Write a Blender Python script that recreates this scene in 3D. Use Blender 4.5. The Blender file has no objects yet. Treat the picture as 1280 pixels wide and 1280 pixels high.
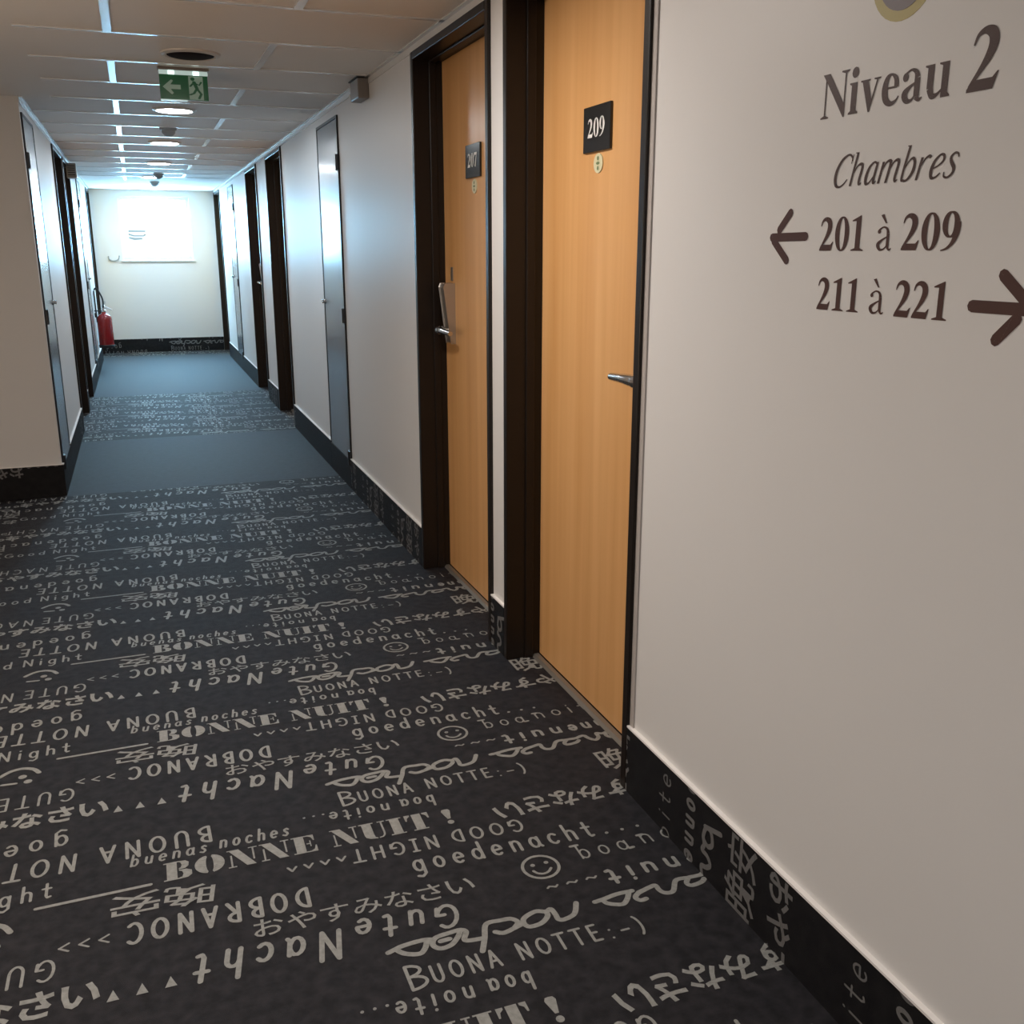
import bpy, math, random
import numpy as np
from mathutils import Matrix, Vector
from mathutils.geometry import tessellate_polygon

random.seed(7)
C = bpy.context.scene.collection
S = bpy.context.scene
PI = math.pi

# ------------------------------------------------------------------ camera
F_PX, VPX, VPY, EYE = 1228.0, 167.0, 312.0, 1.4
yc = np.array([VPX - 640, 640 - VPY, F_PX]); yc /= np.linalg.norm(yc)
pt = math.atan2(640 - VPY, F_PX)
zc = np.array([0, math.cos(pt), -math.sin(pt)])
xc = np.cross(zc, yc)
if xc[0] < 0: xc = -xc
R = np.stack([xc, yc, zc])
cam = bpy.data.cameras.new('camera'); camo = bpy.data.objects.new('camera', cam); C.objects.link(camo)
cam.sensor_width = 36; cam.sensor_fit = 'HORIZONTAL'; cam.lens = F_PX / 1280 * 36
cam.clip_start = 0.05
M = Matrix(((R[0, 0], R[0, 1], -R[0, 2], 0), (R[1, 0], R[1, 1], -R[1, 2], 0), (R[2, 0], R[2, 1], -R[2, 2], EYE), (0, 0, 0, 1)))
camo.matrix_world = M
S.camera = camo

# ------------------------------------------------------------------ world, exposure
w = bpy.data.worlds.new('world'); S.world = w; w.use_nodes = True
w.node_tree.nodes['Background'].inputs[0].default_value = (0.55, 0.75, 1, 1)
w.node_tree.nodes['Background'].inputs[1].default_value = 0.05
S.view_settings.view_transform = 'Standard'; S.view_settings.look = 'None'
S.view_settings.exposure = 0.10; S.view_settings.gamma = 1.0
S.view_settings.use_curve_mapping = False
S.cycles.use_denoising = True
S.cycles.max_bounces = 10; S.cycles.diffuse_bounces = 6; S.cycles.glossy_bounces = 4
S.cycles.sample_clamp_indirect = 6.0
S.cycles.caustics_reflective = False; S.cycles.caustics_refractive = False

WINDOW_L = 52.0      # daylight pane radiance
LAMP_L = 135.0        # corridor downlights
NEAR_L = 226.0       # lamps over the lobby end
WARM_L = 44.0       # unseen floor lamp, added for the near ceiling

# ------------------------------------------------------------------ materials
def mat(name, col, rough=0.5, spec=0.5, metal=0.0, emit=None, estr=0.0, coat=0.0, noise=None, bump=0.0, bscale=200.0):
    m = bpy.data.materials.new(name); m.use_nodes = True
    nt = m.node_tree; b = nt.nodes['Principled BSDF']
    b.inputs['Base Color'].default_value = (*col, 1)
    b.inputs['Roughness'].default_value = rough
    b.inputs['Specular IOR Level'].default_value = spec
    b.inputs['Metallic'].default_value = metal
    b.inputs['Coat Weight'].default_value = coat
    if emit:
        b.inputs['Emission Color'].default_value = (*emit, 1); b.inputs['Emission Strength'].default_value = estr
    tc = nt.nodes.new('ShaderNodeTexCoord')
    if noise:
        sc, col2, lo, hi = noise
        mp = nt.nodes.new('ShaderNodeMapping'); mp.inputs['Scale'].default_value = sc
        nz = nt.nodes.new('ShaderNodeTexNoise'); nz.inputs['Scale'].default_value = 1; nz.inputs['Detail'].default_value = 6
        rp = nt.nodes.new('ShaderNodeValToRGB')
        rp.color_ramp.elements[0].position = lo; rp.color_ramp.elements[0].color = (*col, 1)
        rp.color_ramp.elements[1].position = hi; rp.color_ramp.elements[1].color = (*col2, 1)
        nt.links.new(tc.outputs['Object'], mp.inputs[0]); nt.links.new(mp.outputs[0], nz.inputs['Vector'])
        nt.links.new(nz.outputs[0], rp.inputs[0]); nt.links.new(rp.outputs[0], b.inputs['Base Color'])
    if bump:
        nb = nt.nodes.new('ShaderNodeTexNoise'); nb.inputs['Scale'].default_value = bscale; nb.inputs['Detail'].default_value = 3
        bp = nt.nodes.new('ShaderNodeBump'); bp.inputs['Strength'].default_value = bump; bp.inputs['Distance'].default_value = 0.002
        nt.links.new(tc.outputs['Object'], nb.inputs['Vector']); nt.links.new(nb.outputs[0], bp.inputs['Height'])
        nt.links.new(bp.outputs[0], b.inputs['Normal'])
    return m

m_wall = mat('wall_paint', (.69, .684, .677), .44, .17, bump=.06, bscale=60)
m_tile = mat('ceiling_tile', (.80, .78, .76), .75, .05, bump=.1, bscale=300)
m_bar = mat('ceiling_bar', (.70, .69, .68), .26, .7)
m_plain = mat('plain_carpet', (.019, .025, .031), .72, .42, noise=((26, 26, 26), (.029, .037, .045), .35, .72), bump=.4, bscale=700)
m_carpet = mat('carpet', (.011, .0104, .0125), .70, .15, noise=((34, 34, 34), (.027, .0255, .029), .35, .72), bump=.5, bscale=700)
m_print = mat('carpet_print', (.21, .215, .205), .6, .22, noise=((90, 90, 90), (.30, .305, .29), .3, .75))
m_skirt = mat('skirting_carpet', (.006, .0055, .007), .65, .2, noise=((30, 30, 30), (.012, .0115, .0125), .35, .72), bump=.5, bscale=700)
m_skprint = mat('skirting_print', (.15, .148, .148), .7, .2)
m_cap = mat('white_cap', (.82, .80, .78), .3, .5)
m_frame = mat('frame_paint', (.012, .008, .006), .36, .32)
m_wood = mat('beech_veneer', (.62, .315, .112), .33, .5, noise=((16, 16, .55), (.74, .425, .18), .3, .72))
m_hatch = mat('hatch_paint', (.20, .215, .235), .22, .7)
m_black = mat('black_metal', (.012, .012, .013), .4, .5)
m_chrome = mat('satin_chrome', (.62, .60, .58), .24, .5, metal=1.0)
m_lock = mat('lock_silver', (.52, .49, .46), .32, .5, metal=.85)
m_strip = mat('edge_strip_grey', (.42, .39, .37), .6, .3)
m_steel = mat('threshold_metal', (.30, .28, .25), .4, .5, metal=.7)
m_plate = mat('plate_black', (.012, .011, .011), .22, .6)
m_white = mat('white_plastic', (.80, .80, .79), .35, .5)
m_digit = mat('plate_digits', (.75, .74, .72), .4)
m_badge = mat('badge_cream', (.66, .63, .42), .4)
m_badgeg = mat('badge_marks', (.16, .22, .10), .5)
m_letter = mat('lettering_brown', (.050, .022, .018), .5, .3)
m_letter2 = mat('arrow_brown', (.055, .017, .013), .5, .3)
m_olive = mat('emblem_olive', (.36, .30, .085), .5)
m_plum = mat('emblem_plum', (.125, .10, .105), .5)
m_lens = mat('lamp_lens', (.9, .9, .9), .4, emit=(.88, .95, 1), estr=LAMP_L)
m_lense = mat('lamp_lens_end', (.9, .9, .9), .4, emit=(.70, .87, 1), estr=LAMP_L * 1.8)
m_lensn = mat('lamp_lens_warm', (.9, .9, .9), .4, emit=(1, .915, .85), estr=NEAR_L)
m_globe = mat('added_lamp_globe', (.9, .85, .8), .3, emit=(1, .76, .54), estr=WARM_L)
m_dead = mat('unlit_lamp', (.012, .004, .004), .7, .1)
m_trim = mat('lamp_trim', (.62, .58, .54), .35, .5)
m_grey = mat('detector_grey', (.30, .31, .31), .45)
m_boxgrey = mat('sensor_grey', (.21, .18, .16), .45)
m_pane = mat('daylight_pane', (.9, .95, 1), .3, emit=(.30, .68, 1), estr=WINDOW_L)
m_winframe = mat('window_frame', (.82, .83, .84), .3)
m_paper = mat('notice_paper', (.80, .80, .79), .6)
m_ink = mat('notice_ink', (.24, .24, .235), .8, .1)
m_green = mat('exit_green', (.006, .105, .038), .25, .6, emit=(.01, .25, .09), estr=.04)
m_pale = mat('exit_pale', (.30, .46, .37), .3, .5, emit=(.55, .8, .7), estr=.05)
m_led = mat('exit_led', (.8, .9, .9), .3, emit=(.8, 1, .97), estr=1.6)
m_edge = mat('exit_edge', (.5, .65, .6), .2, .6, emit=(.75, .95, .92), estr=.35)
m_red = mat('extinguisher_red', (.25, .009, .008), .22, .6)
m_rubber = mat('black_rubber', (.015, .015, .017), .5)

# ------------------------------------------------------------------ mesh helpers
class MB:
    def __init__(s): s.v = []; s.f = []; s.m = []
    def add(s, vs, fs, mi=0):
        o = len(s.v); s.v += [tuple(map(float, p)) for p in vs]; s.f += [tuple(i + o for i in f) for f in fs]; s.m += [mi] * len(fs)
    def box(s, x0, x1, y0, y1, z0, z1, mi=0):
        x0, x1 = sorted((x0, x1)); y0, y1 = sorted((y0, y1)); z0, z1 = sorted((z0, z1))
        s.add([(x0, y0, z0), (x1, y0, z0), (x1, y1, z0), (x0, y1, z0), (x0, y0, z1), (x1, y0, z1), (x1, y1, z1), (x0, y1, z1)],
              [(0, 3, 2, 1), (4, 5, 6, 7), (0, 1, 5, 4), (1, 2, 6, 5), (2, 3, 7, 6), (3, 0, 4, 7)], mi)
    def lathe(s, prof, o=(0, 0, 0), axis='z', n=28, mi=0):
        # prof: (radius, height); axis picks the height direction
        vs, fs = [], []
        for r, h in prof:
            for k in range(n):
                a = 2 * PI * k / n; c, d = r * math.cos(a), r * math.sin(a)
                p = {'z': (c, d, h), 'x': (h, c, d), 'y': (d, h, c)}[axis]
                vs.append((p[0] + o[0], p[1] + o[1], p[2] + o[2]))
        for i in range(len(prof) - 1):
            for k in range(n):
                k2 = (k + 1) % n
                fs.append((i * n + k, i * n + k2, (i + 1) * n + k2, (i + 1) * n + k))
        if prof[0][0] > 1e-6: fs.append(tuple(reversed(range(n))))
        if prof[-1][0] > 1e-6: fs.append(tuple((len(prof) - 1) * n + k for k in range(n)))
        s.add(vs, fs, mi)
    def tube(s, pts, rad, n=10, mi=0):
        pts = [Vector(p) for p in pts]; rs = rad if isinstance(rad, (list, tuple)) else [rad] * len(pts)
        vs, fs = [], []; up = Vector((0, 0, 1))
        for i, p in enumerate(pts):
            t = (pts[min(i + 1, len(pts) - 1)] - pts[max(i - 1, 0)]).normalized()
            a = t.cross(up) if abs(t.dot(up)) < .95 else t.cross(Vector((1, 0, 0)))
            a.normalize(); b = t.cross(a).normalized()
            for k in range(n):
                an = 2 * PI * k / n; vs.append(p + (a * math.cos(an) + b * math.sin(an)) * rs[i])
        for i in range(len(pts) - 1):
            for k in range(n):
                k2 = (k + 1) % n; fs.append((i * n + k, i * n + k2, (i + 1) * n + k2, (i + 1) * n + k))
        fs.append(tuple(reversed(range(n)))); fs.append(tuple((len(pts) - 1) * n + k for k in range(n)))
        s.add(vs, fs, mi)
    def prism(s, poly, fn0, fn1, mi=0):
        # poly: 2D outline; fn0/fn1 lift it to the two end faces
        n = len(poly); vs = [fn0(*p) for p in poly] + [fn1(*p) for p in poly]
        fs = [tuple(range(n)), tuple(reversed(range(n, 2 * n)))] + [(i, (i + 1) % n, n + (i + 1) % n, n + i) for i in range(n)]
        s.add(vs, fs, mi)
    def tris(s, T, fn, mi=0, side=-1, jit=.0003):
        # strokes overlap: every triangle lies at its own height (well under a millimetre)
        for t in T:
            q = np.array([fn(*p) for p in t], float); nn = np.cross(q[1] - q[0], q[2] - q[0]); l = np.linalg.norm(nn)
            if l < 1e-12: continue
            k = int(np.argmax(np.abs(nn))); off = np.zeros(3); off[k] = side * random.uniform(0, jit)
            s.add(q + off, [(0, 1, 2)], mi)
    def build(s, name, mats, parent=None, origin=None, smooth=False, bevel=0.0):
        if parent is not None and origin is None: origin = parent['_o']
        o = origin or (0, 0, 0)
        me = bpy.data.meshes.new(name)
        me.from_pydata([(a - o[0], b - o[1], c - o[2]) for a, b, c in s.v], [], s.f)
        for m in (mats if isinstance(mats, list) else [mats]): me.materials.append(m)
        if len(set(s.m)) > 1: me.polygons.foreach_set('material_index', s.m)
        me.update()
        if smooth:
            me.polygons.foreach_set('use_smooth', [True] * len(me.polygons)); me.set_sharp_from_angle(angle=math.radians(38))
        ob = bpy.data.objects.new(name, me); C.objects.link(ob)
        if parent is not None: ob.parent = parent; ob['_o'] = tuple(o)
        else: ob.location = o; ob['_o'] = tuple(o)
        if bevel:
            b = ob.modifiers.new('bevel', 'BEVEL'); b.width = bevel; b.segments = 2; b.limit_method = 'ANGLE'
        return ob

def thing(name, loc, label=None, cat=None, group=None, kind=None):
    o = bpy.data.objects.new(name, None); C.objects.link(o); o.location = loc; o['_o'] = tuple(loc)
    o.empty_display_size = .05
    return tag(o, label, cat, group, kind)
def tag(o, label=None, cat=None, group=None, kind=None):
    if label: o['label'] = label
    if cat: o['category'] = cat
    if group: o['group'] = group
    if kind: o['kind'] = kind
    return o
def dup(root, loc, label=None, name=None):
    r = root.copy(); C.objects.link(r); r.location = loc
    if label: r['label'] = label
    for ch in list(root.children):
        c = ch.copy(); C.objects.link(c); c.parent = r
        for g in ch.children:
            d = g.copy(); C.objects.link(d); d.parent = c
    return r

# ------------------------------------------------------------------ strokes and lettering (2D triangle lists)
def smooth_path(P, closed=False, sub=6):
    P = [tuple(p) for p in P]
    if len(P) < 3: return P
    n = len(P); out = []
    for i in range(n if closed else n - 1):
        p0 = P[(i - 1) % n] if closed else P[max(i - 1, 0)]
        p1 = P[i]; p2 = P[(i + 1) % n]
        p3 = P[(i + 2) % n] if closed else P[min(i + 2, n - 1)]
        for k in range(sub):
            t = k / sub
            out.append(tuple(.5 * ((2 * b) + (-a + c) * t + (2 * a - 5 * b + 4 * c - d) * t * t + (-a + 3 * b - 3 * c + d) * t ** 3)
                             for a, b, c, d in zip(p0, p1, p2, p3)))
    if not closed: out.append(P[-1])
    return out
def ribbon(P, wd=None, closed=False, caps=True):
    P = [(p[0], p[1], (p[2] if len(p) > 2 else wd)) for p in P]
    n = len(P); T = []; L = []; Rr = []
    for i in range(n):
        a = P[(i - 1) % n] if closed else P[max(i - 1, 0)]; b = P[(i + 1) % n] if closed else P[min(i + 1, n - 1)]
        dx, dy = b[0] - a[0], b[1] - a[1]; l = math.hypot(dx, dy) or 1e-9
        nx, ny = -dy / l, dx / l; h = P[i][2] / 2
        L.append((P[i][0] + nx * h, P[i][1] + ny * h)); Rr.append((P[i][0] - nx * h, P[i][1] - ny * h))
    for i in range(n if closed else n - 1):
        j = (i + 1) % n; T.append((Rr[i], Rr[j], L[j])); T.append((Rr[i], L[j], L[i]))
    if caps and not closed:
        for i, j in ((0, 1), (n - 1, n - 2)):
            a0 = math.atan2(P[i][1] - P[j][1], P[i][0] - P[j][0]); h = P[i][2] / 2; pr = None
            for k in range(5):
                a = a0 - PI / 2 + PI * k / 4; q = (P[i][0] + h * math.cos(a), P[i][1] + h * math.sin(a))
                if pr: T.append(((P[i][0], P[i][1]), pr, q))
                pr = q
    return T
def poly(P):
    return [tuple(P[i] for i in t) for t in tessellate_polygon([[Vector((*p, 0)) for p in P]])]
def arc(cx, cy, rx, ry, a0, a1, n=10):
    return [(cx + rx * math.cos(math.radians(a0 + (a1 - a0) * k / n)), cy + ry * math.sin(math.radians(a0 + (a1 - a0) * k / n))) for k in range(n + 1)]
def disc(cx, cy, r, ry=None, n=12):
    return poly(arc(cx, cy, r, ry or r, 0, 360 * (n - 1) / n, n - 1))
def ccw(T):
    T = np.array(T, float).reshape(-1, 3, 2)
    a = (T[:, 1, 0] - T[:, 0, 0]) * (T[:, 2, 1] - T[:, 0, 1]) - (T[:, 2, 0] - T[:, 0, 0]) * (T[:, 1, 1] - T[:, 0, 1])
    T = T[np.abs(a) > 1e-10]; a = a[np.abs(a) > 1e-10]
    T[a < 0] = T[a < 0][:, ::-1]
    return T

# hand lettering: (advance, strokes); cap height 1, x height .6
def A_(*a): return arc(*a)
HAND = {
 'A': (.78, [[(.05, 0), (.38, 1), (.70, 0)], [(.17, .35), (.58, .35)]]),
 'B': (.72, [[(.1, 0), (.1, 1)], A_(.1, .77, .42, .23, 90, -90), A_(.1, .27, .5, .27, 90, -90)]),
 'C': (.75, [A_(.42, .5, .36, .5, 50, 310, 14)]),
 'D': (.78, [[(.1, 0), (.1, 1)], A_(.1, .5, .55, .5, 90, -90, 12)]),
 'E': (.66, [[(.58, 0), (.1, 0), (.1, 1), (.56, 1)], [(.1, .52), (.48, .52)]]),
 'G': (.82, [A_(.42, .5, .36, .5, 50, 345, 14), [(.50, .42), (.78, .42), (.76, .1)]]),
 'H': (.78, [[(.1, 0), (.1, 1)], [(.66, 0), (.66, 1)], [(.1, .5), (.66, .5)]]),
 'I': (.45, [[(.22, 0), (.22, 1)], [(.05, 0), (.4, 0)], [(.05, 1), (.4, 1)]]),
 'N': (.80, [[(.1, 0), (.1, 1), (.66, 0), (.66, 1)]]),
 'O': (.84, [A_(.42, .5, .34, .48, 0, 342, 19) + [(.76, .5)]]),
 'R': (.74, [[(.1, 0), (.1, 1)], A_(.1, .76, .48, .24, 90, -90), [(.25, .5), (.64, 0)]]),
 'T': (.70, [[(.34, 0), (.34, 1)], [(.02, 1), (.68, 1)]]),
 'U': (.76, [[(.1, 1)] + A_(.38, .34, .28, .34, 180, 360) + [(.66, 1)]]),
 'a': (.62, [A_(.28, .3, .22, .3, 20, 340, 12), [(.5, .6), (.5, .1), (.58, 0)]]),
 'b': (.62, [[(.1, 1.0), (.1, 0)], A_(.3, .3, .22, .3, 160, -160, 12)]),
 'c': (.56, [A_(.3, .3, .23, .3, 45, 315, 11)]),
 'd': (.62, [A_(.28, .3, .22, .3, 20, 340, 12), [(.5, 1.0), (.5, 0)]]),
 'e': (.60, [[(.08, .3), (.50, .32)] + A_(.29, .3, .22, .3, 10, 310, 12)]),
 'g': (.62, [A_(.28, .3, .22, .3, 20, 340, 12), [(.5, .6), (.5, -.2), (.3, -.36), (.1, -.30)]]),
 'h': (.62, [[(.1, 1.0), (.1, 0)], [(.1, .4)] + A_(.3, .4, .2, .2, 150, 0, 6) + [(.5, 0)]]),
 'i': (.30, [[(.13, .6), (.13, 0)], [(.13, .86), (.14, .90)]]),
 'n': (.62, [[(.1, .6), (.1, 0)], [(.1, .4)] + A_(.3, .4, .2, .2, 150, 0, 6) + [(.5, 0)]]),
 'o': (.62, [A_(.3, .3, .22, .3, 0, 340, 15) + [(.52, .3)]]),
 's': (.50, [[(.42, .52), (.30, .61), (.14, .54), (.15, .40), (.34, .27), (.40, .13), (.26, .0), (.06, .07)]]),
 't': (.48, [[(.22, .92), (.22, .12), (.30, .0), (.42, .04)], [(.03, .6), (.42, .6)]]),
 'u': (.62, [[(.1, .6), (.1, .2)] + A_(.3, .22, .2, .22, 190, 350, 6) + [(.5, .6)], [(.5, .6), (.5, 0)]]),
 '.': (.36, [[(.15, .02), (.16, .03)]]),
 ':': (.36, [[(.15, .08), (.16, .09)], [(.15, .5), (.16, .51)]]),
 '-': (.60, [[(.06, .33), (.50, .33)]]),
 ')': (.45, [A_(-.10, .38, .42, .56, 60, -60, 9)]),
 '<': (.70, [[(.60, .75), (.08, .42), (.60, .05)]]),
 'v': (.62, [[(.05, .45), (.28, .05), (.56, .42)]]),
 '~': (.70, [[(.04, .22), (.16, .36), (.34, .28), (.48, .18), (.62, .34)]]),
 '^': (1.0, []), ' ': (.55, []),
}
def hand(txt, P0, P1, h, wd, slant=0.0, font=HAND, gap=.40):
    """text on the line P0 to P1 (its reading direction), cap height h, pen width wd (fraction of h)"""
    adv = sum(font[c][0] + gap for c in txt) - gap; dx, dy = P1[0] - P0[0], P1[1] - P0[1]
    L = math.hypot(dx, dy); ux, uy = dx / L, dy / L; sx = L / adv; T = []; x = 0
    for c in txt:
        a, st = font[c]
        if c == '^':
            P = [(x + .02, 0), (x + .62, 0), (x + .32, .9)]
            T += [tuple((p[0] * sx, p[1] * h) for p in t) for t in poly(P)]
        for s in st:
            q = [((x + px + slant * py) * sx, py * h) for px, py in s]
            # a pen line breaks at its sharp corners
            seg = [q[0]]
            for k in range(1, len(q)):
                seg.append(q[k])
                if k < len(q) - 1:
                    a1 = math.atan2(q[k][1] - q[k - 1][1], q[k][0] - q[k - 1][0]); a2 = math.atan2(q[k + 1][1] - q[k][1], q[k + 1][0] - q[k][0])
                    if abs((a2 - a1 + PI) % (2 * PI) - PI) > .85: T += ribbon(seg, wd * h * .64); seg = [q[k]]
            if len(seg) > 1: T += ribbon(seg, wd * h * .64)
        x += a + gap
    return [tuple((P0[0] + ux * p[0] - uy * p[1], P0[1] + uy * p[0] + ux * p[1]) for p in t) for t in T]

_cjk = {}
def glyph(ch, off):
    k = (ch, off)
    if k not in _cjk:
        cu = bpy.data.curves.new('glyph', 'FONT'); cu.body = ch; cu.offset = off; cu.resolution_u = 2
        ob = bpy.data.objects.new('glyph', cu); C.objects.link(ob)
        bpy.context.view_layer.update()
        me = ob.evaluated_get(bpy.context.evaluated_depsgraph_get()).to_mesh(); me.calc_loop_triangles()
        v = [(p.co.x, p.co.y) for p in me.vertices]
        _cjk[k] = [tuple(v[i] for i in t.vertices) for t in me.loop_triangles]
        bpy.data.objects.remove(ob); bpy.data.curves.remove(cu)
    return _cjk[k]
def kana(txt, P0, P1, h, off=0.0, fill=.86):
    n = len(txt); dx, dy = P1[0] - P0[0], P1[1] - P0[1]; L = math.hypot(dx, dy); ux, uy = dx / L, dy / L
    cell = L / n; T = []
    for i, ch in enumerate(txt):
        G = glyph(ch, off); A = np.array(G).reshape(-1, 2)
        if len(A) == 0: continue
        lo, hi = A.min(0), A.max(0); sz = max(hi - lo)
        k = fill / sz
        for t in G:
            T.append(tuple(((i + .5 + (p[0] - (lo[0] + hi[0]) / 2) * k) * cell, (.5 + (p[1] - (lo[1] + hi[1]) / 2) * k) * h) for p in t))
    return [tuple((P0[0] + ux * p[0] - uy * p[1], P0[1] + uy * p[0] + ux * p[1]) for p in t) for t in T]

# fat stencil capitals (unit height)
def stencil(ch):
    T = []; q = lambda x0, x1, y0, y1: poly([(x0, y0), (x1, y0), (x1, y1), (x0, y1)])
    if ch == 'B':
        T += q(.0, .50, 0, .06) + q(.0, .50, .94, 1) + q(.10, .44, 0, 1)
        T += poly([(.50, 1), (.72, .98), (.84, .86), (.82, .66), (.70, .54), (.50, .52), (.50, .6), (.56, .62), (.60, .76), (.56, .90), (.50, .94)])
        T += poly([(.50, .50), (.74, .49), (.92, .38), (.92, .15), (.78, .02), (.50, 0), (.50, .07), (.60, .10), (.64, .26), (.60, .40), (.50, .45)]); ad = 1.02
    elif ch == 'O':
        T += poly(arc(.46, .5, .46, .5, 98, 262, 14) + arc(.45, .5, .075, .42, 258, 102, 8))
        T += poly(arc(.54, .5, .46, .5, -82, 82, 14) + arc(.55, .5, .075, .42, 78, -78, 8)); ad = 1.10
    elif ch == 'N':
        T += poly([(.0, 1), (.40, 1), (.94, .0), (.62, 0), (.08, .95), (.0, .95)])
        T += q(.10, .16, .05, .70) + q(.0, .28, 0, .06) + q(.86, .92, .28, .95) + q(.74, 1.04, .94, 1); ad = 1.12
    elif ch == 'E':
        T += q(.0, .50, 0, .06) + q(.0, .50, .94, 1) + q(.10, .44, 0, 1)
        T += q(.50, .80, .94, 1) + poly([(.80, 1), (.80, .66), (.76, .66), (.70, .86), (.58, .95)]) + q(.50, .62, .47, .53) + poly([(.62, .33), (.66, .33), (.66, .67), (.62, .67)])
        T += q(.50, .84, 0, .06) + poly([(.84, 0), (.84, .36), (.80, .36), (.74, .14), (.58, .05)]); ad = .98
    elif ch == 'U':
        T += q(.0, .56, .94, 1) + q(.10, .46, .28, 1) + poly([(.10, .28), (.46, .28), (.48, .10), (.56, .05), (.56, .0), (.30, .04), (.14, .14)])
        T += ribbon([(.62, .03), (.76, .06), (.84, .16), (.86, .32), (.86, .95)], .07, caps=False) + q(.72, 1.0, .94, 1); ad = 1.08
    elif ch == 'I':
        T += q(0, .58, 0, .06) + q(0, .58, .94, 1) + q(.11, .47, 0, 1); ad = .70
    elif ch == 'T':
        T += q(.18, .76, 0, .06) + q(.29, .65, 0, 1)
        T += poly([(0, 1), (.22, 1), (.22, .92), (.10, .82), (.06, .64), (0, .64)]) + poly([(.94, 1), (.72, 1), (.72, .92), (.84, .82), (.88, .64), (.94, .64)]); ad = 1.0
    elif ch == '!':
        T += poly([(.10, .34), (.22, .34), (.34, .86), (.28, .98), (.16, 1.0), (.04, .98), (-.02, .86)]) + disc(.16, .11, .13); ad = .5
    else: ad = .45
    return ad, T
def fat(txt, P0, P1, h):
    G = [stencil(c) for c in txt]; adv = sum(g[0] for g in G); dx = P1[0] - P0[0]; sx = dx / adv; x = 0; T = []
    for a, t in G:
        T += [tuple((P0[0] + (x + p[0]) * sx, P0[1] + p[1] * h) for p in tr) for tr in t]; x += a
    return T

# ------------------------------------------------------------------ carpet print: one repeat (period .703 along the corridor)
PER, WID = .7035, 2.0
T = []
T += fat('BONNE', (-.065, 2.11), (.297, 2.11), .072) + fat('NUIT', (.325, 2.109), (.580, 2.106), .072) + fat('!', (.612, 2.108), (.645, 2.108), .068)
T += hand('buenas', (-.139, 2.198), (.034, 2.198), .046, .20, .18) + hand('noches', (.064, 2.203), (.230, 2.200), .050, .20, .18)
T += hand('BUONA', (.050, 2.309), (-.208, 2.302), .068, .19) + hand('NOTTE', (-.256, 2.296), (-.512, 2.306), .068, .19)
T += ribbon([(-.332, 2.107), (-.094, 2.111)], .0095)
T += hand('Night', (-.492, 2.140), (-.303, 2.142), .058, .18) + hand('Good', (-.70, 2.138), (-.525, 2.140), .058, .18)
T += ribbon(smooth_path([(-.475, 2.050), (-.450, 2.074), (-.420, 2.081), (-.392, 2.068), (-.376, 2.043)]), .013)
T += disc(-.416, 2.032, .011) + disc(-.400, 2.001, .011) + ribbon([(-.464, 2.003), (-.430, 2.000)], .010)
T += hand('GUTE', (-.278, 1.920), (-.465, 1.922), .062, .16) + hand('NACHT'.replace('C', 'C'), (-.495, 1.918), (-.740, 1.92), .062, .16)
T += hand('<<<', (-.278, 1.935), (-.176, 1.935), .036, .22)
T += kana('おやすみなさい', (-.735, 1.752), (-.188, 1.752), .082, .034, .92)
T += hand('^^^', (-.180, 1.755), (-.035, 1.756), .034, .2)
T += hand('goedenacht', (-.282, 1.690), (-.80, 1.664), .072, .17)
T += hand('DOBRANOC', (.240, 1.974), (-.143, 1.981), .066, .22)
T += kana('晚', (.050, 2.070), (-.068, 2.088), .078, .006, .98) + kana('安', (-.070, 2.090), (-.182, 2.092), .085, .006, .98)
T += kana('おやすみなさい', (.104, 1.838), (.602, 1.826), .066, .006, .88)
T += hand('Gute', (.540, 1.803), (.316, 1.824), .072, .22, .12) + hand('Nacht', (.285, 1.806), (-.010, 1.829), .086, .20, .12)
for s in ([(.789, 1.713), (.771, 1.681), (.744, 1.671), (.731, 1.676), (.731, 1.693), (.728, 1.713), (.715, 1.709), (.693, 1.717), (.664, 1.706), (.656, 1.69), (.664, 1.675), (.692, 1.677), (.713, 1.694), (.715, 1.709)],
          [(.656, 1.69), (.631, 1.682), (.605, 1.676), (.589, 1.685)],
          [(.631, 1.682), (.645, 1.697), (.635, 1.713), (.612, 1.716), (.579, 1.715), (.562, 1.675), (.545, 1.638)],
          [(.561, 1.675), (.528, 1.679), (.521, 1.687), (.531, 1.707), (.521, 1.717), (.497, 1.716), (.465, 1.711), (.454, 1.692), (.466, 1.676), (.49, 1.679), (.508, 1.695), (.518, 1.709)],
          [(.472, 1.697), (.492, 1.698)],
          [(.457, 1.708), (.443, 1.713), (.413, 1.713), (.385, 1.709), (.38, 1.703), (.394, 1.686), (.421, 1.676), (.436, 1.688), (.445, 1.707)],
          [(.385, 1.709), (.361, 1.701)],
          [(.829, 1.701), (.849, 1.703), (.887, 1.709), (.925, 1.708)],
          [(.849, 1.703), (.854, 1.687), (.882, 1.673), (.9, 1.684), (.915, 1.705)],
          [(.963, 1.704), (.934, 1.695), (.921, 1.683), (.928, 1.671), (.942, 1.672)],
          [(.935, 1.697), (.963, 1.704), (.983, 1.707), (.984, 1.689), (.992, 1.675), (1.012, 1.675), (1.037, 1.707), (1.069, 1.706), (1.1, 1.705)],
          [(1.069, 1.706), (1.055, 1.69), (1.061, 1.678), (1.088, 1.681), (1.101, 1.69)],
          [(1.1, 1.705), (1.125, 1.712), (1.135, 1.690), (1.150, 1.676), (1.165, 1.690), (1.168, 1.712), (1.185, 1.705), (1.205, 1.710), (1.232, 1.70), (1.232, 1.68), (1.205, 1.672), (1.19, 1.69), (1.20, 1.71)],
          [(1.232, 1.705), (1.250, 1.64)]):
    T += ribbon(smooth_path(s), .0125)
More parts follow.
